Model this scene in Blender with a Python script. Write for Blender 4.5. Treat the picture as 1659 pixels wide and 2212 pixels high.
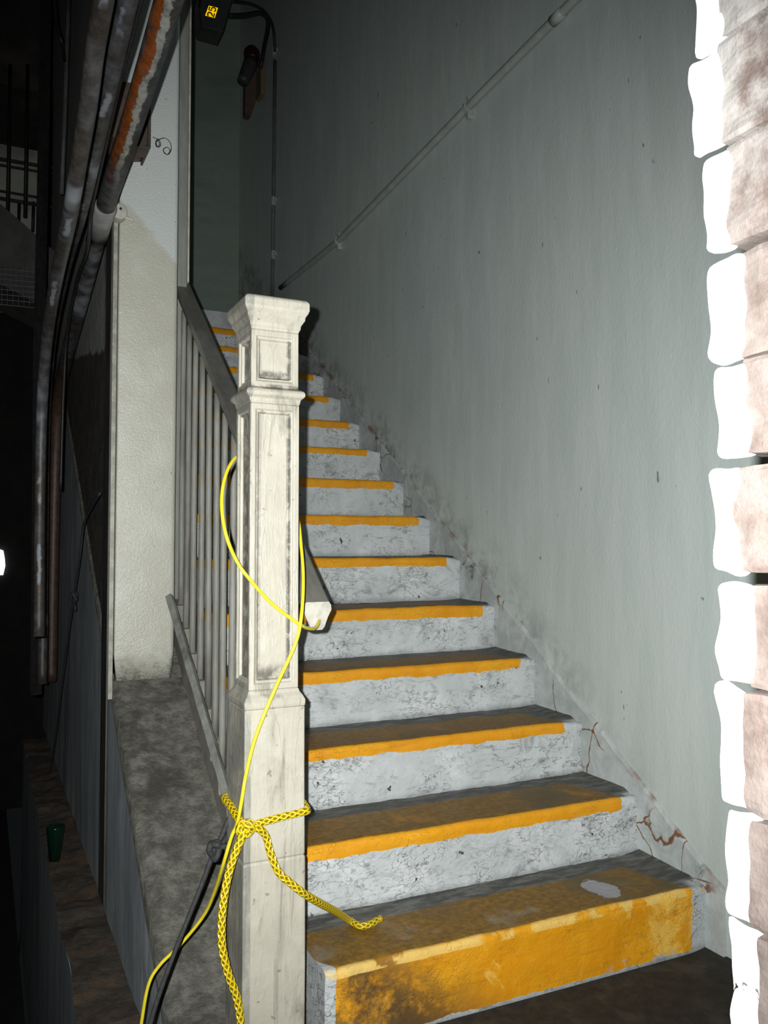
import bpy, math, random
from mathutils import Vector, noise as mnoise
random.seed(7)
for o in list(bpy.data.objects): bpy.data.objects.remove(o)
sc = bpy.context.scene

# ------------------------------------------------------------------ camera
FPX, YAW, PITCH, CAMZ = 1801.88, 0.448182, 0.0387432, 1.13202
FW = Vector((math.sin(YAW)*math.cos(PITCH), math.cos(YAW)*math.cos(PITCH), math.sin(PITCH)))
RT = Vector((math.cos(YAW), -math.sin(YAW), 0)); UP = RT.cross(FW)
CAM = Vector((0, 0, CAMZ))
cd = bpy.data.cameras.new('camera'); cam = bpy.data.objects.new('camera', cd)
sc.collection.objects.link(cam); cam.location = CAM
cam.rotation_euler = (math.pi/2 + PITCH, 0, -YAW)
cd.sensor_fit = 'VERTICAL'; cd.sensor_height = 24; cd.lens = FPX/2212*24
cd.clip_start = 0.02; cd.clip_end = 60
sc.camera = cam

# ------------------------------------------------------------------ light: the camera's flash, almost no ambient light
w = bpy.data.worlds.new('world'); sc.world = w; w.use_nodes = True
w.node_tree.nodes['Background'].inputs[0].default_value = (0.5, 0.6, 0.65, 1)
w.node_tree.nodes['Background'].inputs[1].default_value = 0.0025
fl = bpy.data.lights.new('flash', 'SPOT'); fl.energy = 100; fl.shadow_soft_size = 0.006
fl.spot_size = math.radians(100); fl.spot_blend = 1.0; fl.color = (0.98, 1.0, 0.98)
flo = bpy.data.objects.new('flash', fl); sc.collection.objects.link(flo)
flo.location = CAM - RT*0.034 + UP*0.022
FAIM = (FW + RT*0.015 - UP*0.07).normalized()
flo.rotation_euler = FAIM.to_track_quat('-Z', 'Y').to_euler()
sc.view_settings.view_transform = 'Standard'; sc.view_settings.look = 'None'
sc.view_settings.exposure = 1.75; sc.view_settings.gamma = 1

# ------------------------------------------------------------------ helpers
def P(u, v, x=None, y=None, z=None):
    """where the line of sight through photo point (u,v) meets the plane x=, y= or z="""
    d = FW + RT*((u-829.5)/FPX) - UP*((v-1106)/FPX)
    t = x/d.x if x is not None else (y/d.y if y is not None else (z-CAMZ)/d.z)
    return CAM + d*t
def tag(o, label=None, cat=None, group=None, kind=None):
    if label: o['label'] = label
    if cat: o['category'] = cat
    if group: o['group'] = group
    if kind: o['kind'] = kind
    return o
def empty(name, loc, label, cat, group=None):
    o = bpy.data.objects.new(name, None); o.empty_display_size = .05
    sc.collection.objects.link(o); o.location = loc
    return tag(o, label, cat, group)
def wloc(o):
    v = Vector(o.location)
    while o.parent: o = o.parent; v += Vector(o.location)
    return v
class MB:
    def __init__(s): s.v = []; s.f = []; s.uv = []
    def add(s, vs, fs, uvs=None):
        n = len(s.v); s.v += [Vector(p) for p in vs]
        for i, f in enumerate(fs):
            s.f.append([k+n for k in f]); s.uv.append(uvs[i] if uvs else None)
        return s
    def box(s, a, b):
        x0, y0, z0 = a; x1, y1, z1 = b
        return s.add([(x0,y0,z0),(x1,y0,z0),(x1,y1,z0),(x0,y1,z0),(x0,y0,z1),(x1,y0,z1),(x1,y1,z1),(x0,y1,z1)],
              [(0,3,2,1),(4,5,6,7),(0,1,5,4),(1,2,6,5),(2,3,7,6),(3,0,4,7)])
    def prism(s, poly, axis, a, b):
        """polygon of 2-D points extruded along an axis; (y,z) for 'x', (x,z) for 'y', (x,y) for 'z'"""
        def m(p, t): return {'x': (t, p[0], p[1]), 'y': (p[0], t, p[1]), 'z': (p[0], p[1], t)}[axis]
        n = len(poly)
        vs = [m(p, a) for p in poly] + [m(p, b) for p in poly]
        return s.add(vs, [list(range(n))[::-1], list(range(n, 2*n))] + [(i, (i+1) % n, n+(i+1) % n, n+i) for i in range(n)])
    def tube(s, pts, r, n=12, closed=False, prof=None, cap=True):
        pts = [Vector(p) for p in pts]; m = len(pts)
        fr = []; up = None
        for i in range(m):
            a = pts[i-1] if (i > 0 or closed) else pts[i]
            b = pts[(i+1) % m] if (i < m-1 or closed) else pts[i]
            t = (b-a).normalized()
            if up is None:
                up = Vector((0, 0, 1)) if abs(t.z) < .9 else Vector((1, 0, 0))
            up = (up - t*up.dot(t))
            if up.length < 1e-5: up = t.orthogonal()
            up.normalize(); fr.append((up.copy(), t.cross(up)))
        L = [0]
        for i in range(1, m): L.append(L[-1] + (pts[i]-pts[i-1]).length)
        vs = []
        for i in range(m):
            for k in range(n):
                a = 2*math.pi*k/n
                rr = r(i/(m-1)) if callable(r) else r
                if prof: rr *= prof(a, L[i])
                vs.append(pts[i] + fr[i][0]*(math.cos(a)*rr) + fr[i][1]*(math.sin(a)*rr))
        fs = []; uv = []
        for i in range(m if closed else m-1):
            j = (i+1) % m
            for k in range(n):
                q = (k+1) % n
                fs.append((i*n+k, i*n+q, j*n+q, j*n+k))
                l1 = L[j] if j > i else L[i]+.01
                uv.append([(k/n, L[i]), ((k+1)/n, L[i]), ((k+1)/n, l1), (k/n, l1)])
        if cap and not closed:
            fs.append(list(range(n))[::-1]); uv.append([(0, 0)]*n)
            fs.append([(m-1)*n+k for k in range(n)]); uv.append([(0, L[-1])]*n)
        return s.add(vs, fs, uv)
    def lathe(s, prof, c, n=20, axis='z'):
        """(radius, height) profile turned about an axis through c"""
        c = Vector(c); vs = []; m = len(prof)
        for r, h in prof:
            for k in range(n):
                a = 2*math.pi*k/n; x, y = math.cos(a)*r, math.sin(a)*r
                vs.append(c + Vector({'z': (x, y, h), 'x': (h, x, y), 'y': (y, h, x)}[axis]))
        fs = [(i*n+k, i*n+(k+1) % n, (i+1)*n+(k+1) % n, (i+1)*n+k) for i in range(m-1) for k in range(n)]
        fs += [list(range(n))[::-1], [(m-1)*n+k for k in range(n)]]
        return s.add(vs, fs)
    def sqlathe(s, prof, c):
        """(half width, height) profile of square sections stacked around c"""
        vs = []; m = len(prof)
        for h, z in prof: vs += [(c[0]-h, c[1]-h, z), (c[0]+h, c[1]-h, z), (c[0]+h, c[1]+h, z), (c[0]-h, c[1]+h, z)]
        fs = [(i*4+k, i*4+(k+1) % 4, (i+1)*4+(k+1) % 4, (i+1)*4+k) for i in range(m-1) for k in range(4)]
        return s.add(vs, fs + [(3, 2, 1, 0), tuple((m-1)*4+k for k in range(4))])
    def blob(s, a, b, n=8, amp=.003, sc_=40, e=.28, seed=0):
        """box with rounded corners and an uneven surface"""
        a = Vector(a); b = Vector(b); c = (a+b)/2; h = (b-a)/2
        rad = min(h)*2*e
        for ax in range(3):
            for sg in (-1, 1):
                o1, o2 = [(1, 2), (2, 0), (0, 1)][ax]
                vs = []
                for i in range(n+1):
                    for j in range(n+1):
                        q = Vector((0, 0, 0)); q[ax] = sg*h[ax]
                        q[o1] = (2*i/n-1)*h[o1]; q[o2] = (2*j/n-1)*h[o2]
                        core = Vector([max(-h[k]+rad, min(h[k]-rad, q[k])) for k in range(3)])
                        d = q-core
                        if d.length > 1e-9: q = core + d.normalized()*rad
                        w_ = c+q
                        nn = d.normalized() if d.length > 1e-9 else Vector((0, 0, 0))
                        w_ += nn*amp*mnoise.noise(w_*sc_ + Vector((seed*3.1, 0, 0)))*1.6
                        vs.append(w_)
                m = n+1
                f = [(i*m+j, (i+1)*m+j, (i+1)*m+j+1, i*m+j+1) for i in range(n) for j in range(n)]
                if sg < 0: f = [q[::-1] for q in f]
                s.add(vs, f)
        return s
    def build(s, name, mat, parent=None, smooth=False, origin=None, bevel=0, weld=False):
        if parent is not None: base = wloc(parent); loc = Vector((0, 0, 0))
        elif origin is not None: base = Vector(origin); loc = base
        else:
            xs = [p.x for p in s.v]; ys = [p.y for p in s.v]
            base = Vector(((min(xs)+max(xs))/2, (min(ys)+max(ys))/2, min(p.z for p in s.v))); loc = base
        me = bpy.data.meshes.new(name)
        me.from_pydata([tuple(p-base) for p in s.v], [], s.f)
        if any(s.uv):
            ul = me.uv_layers.new(name='UVMap'); k = 0
            for i, f in enumerate(s.f):
                for q in range(len(f)):
                    ul.data[k].uv = s.uv[i][q] if s.uv[i] else (0, 0); k += 1
        me.materials.append(mat)
        if smooth: me.polygons.foreach_set('use_smooth', [True]*len(me.polygons))
        me.update()
        o = bpy.data.objects.new(name, me); sc.collection.objects.link(o)
        o.location = loc
        if parent is not None: o.parent = parent
        if weld:
            wm = o.modifiers.new('weld', 'WELD'); wm.merge_threshold = .0003
        if bevel:
            bm = o.modifiers.new('bevel', 'BEVEL'); bm.width = bevel; bm.segments = 3; bm.limit_method = 'ANGLE'
        return o
def smoothpath(pts, sub=8, closed=False):
    pts = [Vector(p) for p in pts]; n = len(pts); out = []
    for i in range(n if closed else n-1):
        p1, p2 = pts[i], pts[(i+1) % n]
        p0 = pts[i-1] if (i > 0 or closed) else p1*2-p2
        p3 = pts[(i+2) % n] if (i < n-2 or closed) else p2*2-p1
        for k in range(sub):
            t = k/sub
            out.append(.5*((2*p1)+(p2-p0)*t+(2*p0-5*p1+4*p2-p3)*t*t+(3*p1-p0-3*p2+p3)*t**3))
    if not closed: out.append(pts[-1])
    return out
def resample(pts, step, closed=False):
    pts = [Vector(p) for p in pts]
    if closed: pts = pts+[pts[0]]
    out = [pts[0]]; acc = 0
    for a, b in zip(pts, pts[1:]):
        L = (b-a).length
        if L == 0: continue
        d = step-acc
        while d <= L:
            out.append(a+(b-a)*(d/L)); d += step
        acc = L-(d-step)
    return out

# ------------------------------------------------------------------ materials
class NT:
    """small builder of node materials"""
    def __init__(s, name, rough=.6, spec=.4):
        s.m = bpy.data.materials.new(name); s.m.use_nodes = True
        s.t = s.m.node_tree; s.b = s.t.nodes['Principled BSDF']
        s.b.inputs['Roughness'].default_value = rough; s.b.inputs['Specular IOR Level'].default_value = spec
        tc = s.t.nodes.new('ShaderNodeTexCoord'); s.obj = tc.outputs['Object']; s.uv = tc.outputs['UV']
    def put(s, sock, val):
        if isinstance(val, bpy.types.NodeSocket): s.t.links.new(val, sock)
        elif isinstance(val, tuple) and len(val) == 3 and sock.type == 'RGBA': sock.default_value = (*val, 1)
        else: sock.default_value = val
    def map(s, vec, scale=(1, 1, 1), loc=(0, 0, 0)):
        n = s.t.nodes.new('ShaderNodeMapping'); s.put(n.inputs[0], vec)
        n.inputs['Scale'].default_value = scale; n.inputs['Location'].default_value = loc
        return n.outputs[0]
    def noise(s, scale, detail=4, rough=.55, dist=0, vec=None):
        n = s.t.nodes.new('ShaderNodeTexNoise'); s.put(n.inputs['Vector'], vec or s.obj)
        n.inputs['Scale'].default_value = scale; n.inputs['Detail'].default_value = detail
        n.inputs['Roughness'].default_value = rough; n.inputs['Distortion'].default_value = dist
        return n.outputs[0]
    def cracks(s, scale, vec=None):
        n = s.t.nodes.new('ShaderNodeTexVoronoi'); n.feature = 'DISTANCE_TO_EDGE'
        s.put(n.inputs['Vector'], vec or s.obj); n.inputs['Scale'].default_value = scale
        return n.outputs[0]
    def ramp(s, x, a, b):
        n = s.t.nodes.new('ShaderNodeMapRange'); n.interpolation_type = 'SMOOTHSTEP'
        s.put(n.inputs[0], x); s.put(n.inputs[1], a); s.put(n.inputs[2], b)
        return n.outputs[0]
    def op(s, o, a, b=0.0, c=None):
        n = s.t.nodes.new('ShaderNodeMath'); n.operation = o
        s.put(n.inputs[0], a); s.put(n.inputs[1], b)
        if c is not None: s.put(n.inputs[2], c)
        return n.outputs[0]
    def mix(s, f, a, b):
        n = s.t.nodes.new('ShaderNodeMix'); n.data_type = 'RGBA'
        s.put(n.inputs[0], f); s.put(n.inputs[6], a); s.put(n.inputs[7], b)
        return n.outputs[2]
    def xyz(s, vec=None):
        n = s.t.nodes.new('ShaderNodeSeparateXYZ'); s.put(n.inputs[0], vec or s.obj)
        return n.outputs
    def vadd(s, a, b):
        n = s.t.nodes.new('ShaderNodeVectorMath'); n.operation = 'ADD'
        s.put(n.inputs[0], a); s.put(n.inputs[1], b); return n.outputs[0]
    def mul(s, *a):
        r = a[0]
        for q in a[1:]: r = s.op('MULTIPLY', r, q)
        return r
    def inv(s, a): return s.op('SUBTRACT', 1.0, a)
    def warp(s, amp, scale, vec=None):
        n = s.t.nodes.new('ShaderNodeTexNoise'); s.put(n.inputs['Vector'], vec or s.obj); n.inputs['Scale'].default_value = scale
        n.inputs['Detail'].default_value = 4
        k = s.t.nodes.new('ShaderNodeVectorMath'); k.operation = 'MULTIPLY_ADD'
        s.put(k.inputs[0], n.outputs[1]); k.inputs[1].default_value = (amp*2,)*3; k.inputs[2].default_value = (-amp,)*3
        return s.vadd(vec or s.obj, k.outputs[0])
    def done(s, col, bump=None, dist=.004, strength=.6, rough=None, metal=None):
        s.put(s.b.inputs['Base Color'], col)
        if bump is not None:
            n = s.t.nodes.new('ShaderNodeBump'); n.inputs['Strength'].default_value = strength
            n.inputs['Distance'].default_value = dist; s.put(n.inputs['Height'], bump)
            s.t.links.new(n.outputs[0], s.b.inputs['Normal'])
        if rough is not None: s.put(s.b.inputs['Roughness'], rough)
        if metal is not None: s.put(s.b.inputs['Metallic'], metal)
        return s.m

def simple(name, c1, c2=None, scale=20, rough=.6, bump=.3, dist=.002, metal=0, spec=.4):
    n = NT(name, rough, spec); f = n.noise(scale, 5, .6)
    return n.done(n.mix(n.ramp(f, .35, .65), c1, c2 or tuple(q*.6 for q in c1)), f, dist, bump, metal=metal)

STEP_R, STEP_T, Y0, TAP, WX = 0.18, 0.267121, 1.510230, -0.0130769, 1.85722
SL = STEP_R/STEP_T

def m_wall():
    n = NT('grey_wall_paint', .42, .45); x = n.xyz()
    st = n.noise(3, 6, .6, .4, n.map(n.obj, (1, 5, .7)))
    big = n.noise(.9, 4, .6, .3)
    col = n.mix(n.ramp(st, .3, .75), (.455, .515, .495), (.52, .57, .555))
    col = n.mix(n.mul(n.ramp(big, .5, .72), .35), col, (.39, .44, .44))
    fine = n.noise(70, 4, .65, .3, n.map(n.obj, (1, 1.6, .8)))
    # grime along the line of the stairs
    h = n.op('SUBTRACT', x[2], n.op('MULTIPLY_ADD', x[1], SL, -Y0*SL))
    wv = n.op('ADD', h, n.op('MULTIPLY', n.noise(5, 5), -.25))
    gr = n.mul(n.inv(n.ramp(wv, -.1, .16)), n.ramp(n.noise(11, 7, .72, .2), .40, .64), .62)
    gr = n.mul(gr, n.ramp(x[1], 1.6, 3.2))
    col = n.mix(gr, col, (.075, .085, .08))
    sp = n.ramp(n.noise(26, 2, .5, 0, n.map(n.obj, (1, 1.4, .6))), .755, .775)
    col = n.mix(n.mul(sp, .7), col, (.08, .09, .08))
    ru = n.mul(n.ramp(n.noise(14, 4), .62, .7), n.inv(n.ramp(h, .02, .12)))
    col = n.mix(n.mul(ru, .7), col, (.16, .07, .03))
    b = n.op('ADD', fine, n.op('MULTIPLY', n.noise(16, 5, .6), .9))
    return n.done(col, b, .0026, .5)
def m_skirt():
    n = NT('stained_skirting_plaster', .6); x = n.xyz()
    f = n.noise(12, 6, .65, .5)
    col = n.mix(n.ramp(f, .35, .7), (.36, .395, .385), (.50, .53, .53))
    cr = n.inv(n.ramp(n.cracks(5.5, n.warp(.05, 8)), .004, .02))
    cr = n.mul(cr, n.ramp(n.noise(3.3, 2), .46, .56))
    h = n.op('SUBTRACT', x[2], n.op('MULTIPLY_ADD', x[1], SL, -Y0*SL))
    edge = n.mul(n.ramp(n.op('ADD', h, n.op('MULTIPLY', n.noise(20, 3), .03)), .045, .07), n.ramp(n.noise(6, 4), .50, .64))
    col = n.mix(n.ramp(n.noise(7, 5, .7, .8), .56, .74), col, (.07, .075, .07))
    col = n.mix(n.op('MAXIMUM', cr, n.mul(edge, .8)), col, (.17, .07, .025))
    return n.done(col, f, .006, .7)
def m_step(first=False):
    n = NT('first_step_paint' if first else 'step_paint', .55); x = n.xyz()
    oi = n.t.nodes.new('ShaderNodeObjectInfo')
    seed = n.vadd(n.obj, oi.outputs['Location'])
    def ns(*a, **k): return n.noise(*a, vec=k.get('vec', seed), dist=k.get('dist', 0))
    X, Yl, Z = x[0], x[1], x[2]
    big = ns(5, 6, .65, dist=.6)
    white = n.mix(n.ramp(big, .38, .68), (.47, .50, .505), (.60, .625, .635))
    dirt = ns(9, 8, .72, dist=1.2, vec=n.map(seed, (1, 1, 1.6)))
    white = n.mix(n.mul(n.ramp(dirt, .52, .70), .7), white, (.17, .175, .17))
    fine = ns(38, 7, .75, dist=1.5, vec=n.map(seed, (1, 1, 1.8)))
    left = n.inv(n.ramp(X, 1.2, 1.75))
    white = n.mix(n.mul(n.ramp(fine, .49, .62), n.ramp(ns(5, 4, .6), n.op('MULTIPLY_ADD', left, -.11, .51), .65), .8), white, (.14, .14, .135))
    lines = n.inv(n.ramp(n.cracks(21, n.warp(.16, 9, n.map(seed, (1, 1, 1.5)))), .0, .05))
    lines = n.mul(lines, n.ramp(ns(6, 3), .46, .62), n.ramp(ns(45, 3), .35, .6))
    white = n.mix(n.mul(lines, .8), white, (.09, .09, .085))
    fl_ = n.inv(n.ramp(n.op('ABSOLUTE', n.op('SUBTRACT', ns(7, 4, vec=n.map(seed, (.6, 1, 3))), .5)), 0, .012))
    white = n.mix(n.mul(fl_, n.ramp(ns(3.2, 2), .42, .6), .7), white, (.12, .12, .115))
    spk = n.ramp(ns(30, 2), .72, .75); white = n.mix(spk, white, (.06, .055, .05))
    # grime low on the riser and at the wall end
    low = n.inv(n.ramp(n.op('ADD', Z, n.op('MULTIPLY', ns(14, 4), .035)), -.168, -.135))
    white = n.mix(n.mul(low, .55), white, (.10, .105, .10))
    # yellow paint
    yel = n.mix(n.ramp(ns(6, 5, dist=.5), .35, .7), (.66, .27, .004), (.72, .33, .008))
    yel = n.mix(n.mul(n.ramp(ns(50, 4, vec=n.map(seed, (.15, 1, 1.5))), .55, .7), .35), yel, (.40, .17, .006))
    jag = n.op('MULTIPLY', n.op('SUBTRACT', ns(11, 7, .65, vec=n.map(seed, (1, 0, .3))), .5), .05)
    oirand = oi.outputs['Random']
    end = n.op('ADD', n.op('MULTIPLY_ADD', oirand, .03, 1.765), n.op('MULTIPLY', n.op('SUBTRACT', ns(25, 3), .5), .03))
    side = n.op('LESS_THAN', X, end)
    if first:
        yel = n.mix(n.ramp(ns(3.5, 6, .7, dist=.8), .54, .62), yel, (.80, .47, .075))
        soot = n.mul(n.ramp(ns(5, 6, .7), .33, .50), n.inv(n.ramp(n.op('ADD', X, n.op('MULTIPLY', Z, 1.2)), .72, 1.06)))
        yel = n.mix(n.mul(soot, .93), yel, (.05, .035, .02))
        yel = n.mix(n.mul(n.ramp(ns(8, 6, .7, dist=1), .6, .7), .35), yel, (.30, .12, .01))
        yel = n.mix(n.ramp(ns(22, 3), .73, .75), yel, (.36, .34, .36))
        flake = n.mul(n.ramp(ns(17, 3), .5, .53), n.inv(n.ramp(n.op('ADD', Z, n.op('MULTIPLY', ns(9, 3), .05)), -.135, -.125)), n.ramp(X, 1.45, 1.6))
        yel = n.mix(flake, yel, (.42, .40, .43))
        bot = n.op('GREATER_THAN', Z, n.op('ADD', -.169, n.op('MULTIPLY', jag, .55)))
        le = n.op('ADD', .730, n.op('MULTIPLY', jag, .4))
        # paint runs close to the left end on the tread, further away on the riser
        
        front = n.mul(n.op('LESS_THAN', Yl, .02), n.op('LESS_THAN', X, n.op('ADD', end, .012)), bot, n.op('GREATER_THAN', X, le))
    else:
        front = n.mul(side, n.op('GREATER_THAN', Z, n.op('ADD', n.op('MULTIPLY_ADD', oirand, -.012, -.032), n.op('MULTIPLY', jag, .7))))
    col_r = n.mix(front, white, yel)
    # tread: yellow trodden brown, then dark grey dirt at the back and against the wall
    brown = n.mix(n.ramp(ns(60, 5, .7), .35, .7), (.15, .078, .008), (.27, .145, .014))
    brown = n.mix(n.ramp(ns(3.5, 4), .5, .72), brown, (.11, .075, .025))
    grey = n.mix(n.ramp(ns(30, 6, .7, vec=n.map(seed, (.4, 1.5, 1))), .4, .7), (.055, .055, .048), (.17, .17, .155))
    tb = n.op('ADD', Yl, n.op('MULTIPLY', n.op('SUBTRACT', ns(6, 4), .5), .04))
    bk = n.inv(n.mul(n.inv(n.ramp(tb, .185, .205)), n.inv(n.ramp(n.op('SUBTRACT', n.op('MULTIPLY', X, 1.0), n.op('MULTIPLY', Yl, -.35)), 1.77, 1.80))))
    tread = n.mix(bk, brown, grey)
    if first:
        pd = n.op('POWER', n.op('ADD', n.op('POWER', n.op('DIVIDE', n.op('SUBTRACT', X, 1.56), .045), 2.0), n.op('POWER', n.op('DIVIDE', n.op('SUBTRACT', Yl, .10), .07), 2.0)), .5)
        patch = n.inv(n.ramp(n.op('ADD', pd, n.op('MULTIPLY', n.op('SUBTRACT', ns(30, 3), .5), 1.4)), .85, .95))
        tread = n.mix(patch, tread, (.36, .355, .38))
    edgew = n.mul(n.inv(n.ramp(n.op('ADD', Yl, n.op('MULTIPLY', ns(30, 3), .012)), .008, .02)), n.op('GREATER_THAN', Z, -.02))
    ontop = n.mul(n.ramp(Z, -.006, -.001), n.ramp(Yl, .005, .012))
    if first: tread = n.mix(n.inv(n.ramp(n.op('SUBTRACT', X, n.op('MULTIPLY', n.inv(n.ramp(Yl, .0, .07)), .03)), .700, .706)), tread, (.42, .43, .44))
    col = n.mix(ontop, col_r, tread)
    if first: col = n.mix(n.mul(edgew, n.ramp(ns(14, 4), .47, .55), .8), col, (.72, .5, .14))
    b = n.op('ADD', dirt, n.op('MULTIPLY', ns(60, 4), .5))
    b = n.op('SUBTRACT', b, n.op('MULTIPLY', lines, .5))
    return n.done(col, b, .006, .6)
def m_newel():
    n = NT('cream_newel_paint', .45, .45)
    f = n.noise(9, 6, .65, .5); v = n.noise(7, 6, .7, .6, n.map(n.obj, (3, 3, .35)))
    col = n.mix(n.ramp(f, .35, .7), (.345, .325, .268), (.40, .38, .32))
    col = n.mix(n.mul(n.ramp(v, .52, .70), .7), col, (.14, .13, .108))
    sp = n.ramp(n.noise(55, 2), .70, .73); col = n.mix(n.mul(sp, .7), col, (.16, .145, .12))
    dr = n.inv(n.ramp(n.op('ABSOLUTE', n.op('SUBTRACT', n.noise(5, 3, .5, .3, n.map(n.obj, (4, 4, .8))), .52)), 0, .010))
    col = n.mix(n.mul(dr, n.ramp(n.noise(3, 2), .5, .6), .4), col, (.2, .19, .155))
    x = n.xyz(); mottle = n.noise(28, 6, .7, .4)
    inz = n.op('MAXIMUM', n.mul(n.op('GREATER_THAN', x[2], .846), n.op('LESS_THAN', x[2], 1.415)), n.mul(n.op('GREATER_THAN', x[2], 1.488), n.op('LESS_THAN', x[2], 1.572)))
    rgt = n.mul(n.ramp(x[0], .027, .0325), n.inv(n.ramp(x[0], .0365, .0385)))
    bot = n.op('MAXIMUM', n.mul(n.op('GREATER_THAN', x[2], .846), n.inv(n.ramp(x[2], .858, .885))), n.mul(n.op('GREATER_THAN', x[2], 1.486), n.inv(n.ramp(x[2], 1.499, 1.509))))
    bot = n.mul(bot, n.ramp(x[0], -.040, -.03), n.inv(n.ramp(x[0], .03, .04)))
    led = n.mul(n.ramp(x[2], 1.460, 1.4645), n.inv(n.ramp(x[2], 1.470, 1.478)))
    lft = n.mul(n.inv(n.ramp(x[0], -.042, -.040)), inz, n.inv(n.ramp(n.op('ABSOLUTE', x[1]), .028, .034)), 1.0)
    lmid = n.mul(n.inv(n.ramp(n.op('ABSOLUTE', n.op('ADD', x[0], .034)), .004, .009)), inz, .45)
    col = n.mix(n.mul(n.inv(n.ramp(x[0], -.0535, -.051)), n.ramp(n.noise(11, 5, .7), .3, .6), .6), col, (.13, .135, .125))  # left faces tinted a darker grey
    dark_marks = n.op('MAXIMUM', n.op('MAXIMUM', n.mul(rgt, inz), lmid), n.op('MAXIMUM', n.op('MAXIMUM', bot, led), lft))  # darker bands at the panels' right and bottom edges, collar and left recess
    col = n.mix(n.mul(dark_marks, n.ramp(mottle, .34, .56), .85), col, (.065, .06, .05))
    b = n.op('ADD', n.op('MULTIPLY', v, 1.0), n.op('ADD', n.op('MULTIPLY', n.noise(45, 4), .5), n.op('MULTIPLY', dr, .15)))
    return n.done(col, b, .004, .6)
def m_column():
    n = NT('white_column_render', .33, .55); x = n.xyz()
    f = n.noise(150, 3, .6); g = n.noise(6, 5, .6)
    up = n.ramp(n.op('ADD', x[2], n.op('ADD', n.op('MULTIPLY', n.noise(5, 3), .25), n.op('MULTIPLY', x[0], .9))), 1.72, 1.76)
    col = n.mix(up, n.mix(n.ramp(g, .4, .7), (.49, .485, .41), (.55, .55, .48)), (.58, .61, .60))
    sp = n.ramp(n.noise(60, 3, .6), .68, .72); col = n.mix(n.mul(sp, .75), col, (.24, .23, .2))
    low = n.inv(n.ramp(n.op('ADD', x[2], n.op('MULTIPLY', n.noise(9, 5, .7), -.22)), -.12, .05))
    col = n.mix(n.mul(low, n.ramp(n.noise(30, 5, .7), .45, .6), .8), col, (.26, .25, .21))
    return n.done(col, n.op('ADD', f, n.op('MULTIPLY', g, .8)), .003, .8)
def m_rough(name, c1, c2, c3, scale=14, dist=.012, rough=.75, stretch=(1, 1, 1), st=.8):
    n = NT(name, rough); vec = n.map(n.obj, stretch)
    f = n.noise(scale, 9, .74, .08, vec); g = n.noise(scale*.3, 5, .6, .05, vec)
    col = n.mix(n.ramp(f, .35, .68), c1, c2); col = n.mix(n.ramp(g, .5, .68), col, c3)
    return n.done(col, n.op('ADD', f, g), dist, st)
def m_brickdark():
    n = NT('dark_old_brickwork', .85)
    br = n.t.nodes.new('ShaderNodeTexBrick'); n.put(br.inputs[0], n.warp(.01, 12, n.map(n.obj, (1, 1, 1))))
    f = n.noise(9, 7, .7, .4)
    x = n.xyz()
    cmb = n.t.nodes.new('ShaderNodeCombineXYZ'); n.put(cmb.inputs[0], x[1]); n.put(cmb.inputs[1], x[2])
    n.put(br.inputs[0], n.warp(.012, 10, cmb.outputs[0]))
    br.inputs['Scale'].default_value = 1; br.inputs['Brick Width'].default_value = .22; br.inputs['Row Height'].default_value = .075
    br.inputs['Mortar Size'].default_value = .012
    br.inputs['Color1'].default_value = (.085, .065, .05, 1); br.inputs['Color2'].default_value = (.12, .09, .06, 1); br.inputs['Mortar'].default_value = (.09, .085, .075, 1)
    col = n.mix(n.ramp(f, .35, .7), br.outputs[0], (.03, .03, .028))
    # white plaster still on the upper part
    pl = n.ramp(n.op('ADD', x[2], n.op('ADD', n.op('MULTIPLY', n.noise(5, 5), .14), n.op('MULTIPLY', x[1], -.19))), 1.30, 1.32)
    pl = n.mul(pl, n.ramp(n.op('ADD', x[1], n.op('MULTIPLY', n.noise(7, 3), .2)), 3.50, 3.60))
    col = n.mix(pl, col, (.42, .44, .40))
    return n.done(col, n.op('ADD', f, br.outputs[1]), .012, .7)
def m_rustpipe(name, seed=0):
    n = NT(name, .5, .5); u = n.xyz(n.uv)
    wob = n.op('MULTIPLY', n.op('SUBTRACT', n.noise(7, 8, .75, .1, n.map(n.obj, (1, .8, 1), (seed, 0, 0))), .5), .42)
    a = n.op('ADD', u[0], wob)
    big = n.noise(2.3, 4, .6, 0, n.map(n.obj, (1, 1, 1), (seed*2, seed, 0)))
    f = n.noise(30, 5, .65)
    grey = n.mix(n.ramp(f, .35, .7), (.035, .036, .040), (.085, .088, .092))
    grey = n.mix(n.ramp(n.noise(3.1, 3, .5, 0, n.map(n.obj, (1, 1, 1), (seed+4, 0, 0))), .60, .66), grey, (.20, .215, .235))
    rust = n.mix(n.ramp(f, .35, .7), (.16, .038, .005), (.26, .07, .012))
    dark = n.mix(n.ramp(f, .3, .7), (.022, .018, .015), (.055, .043, .034))
    return n, a, u, big, grey, rust, dark, f
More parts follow.
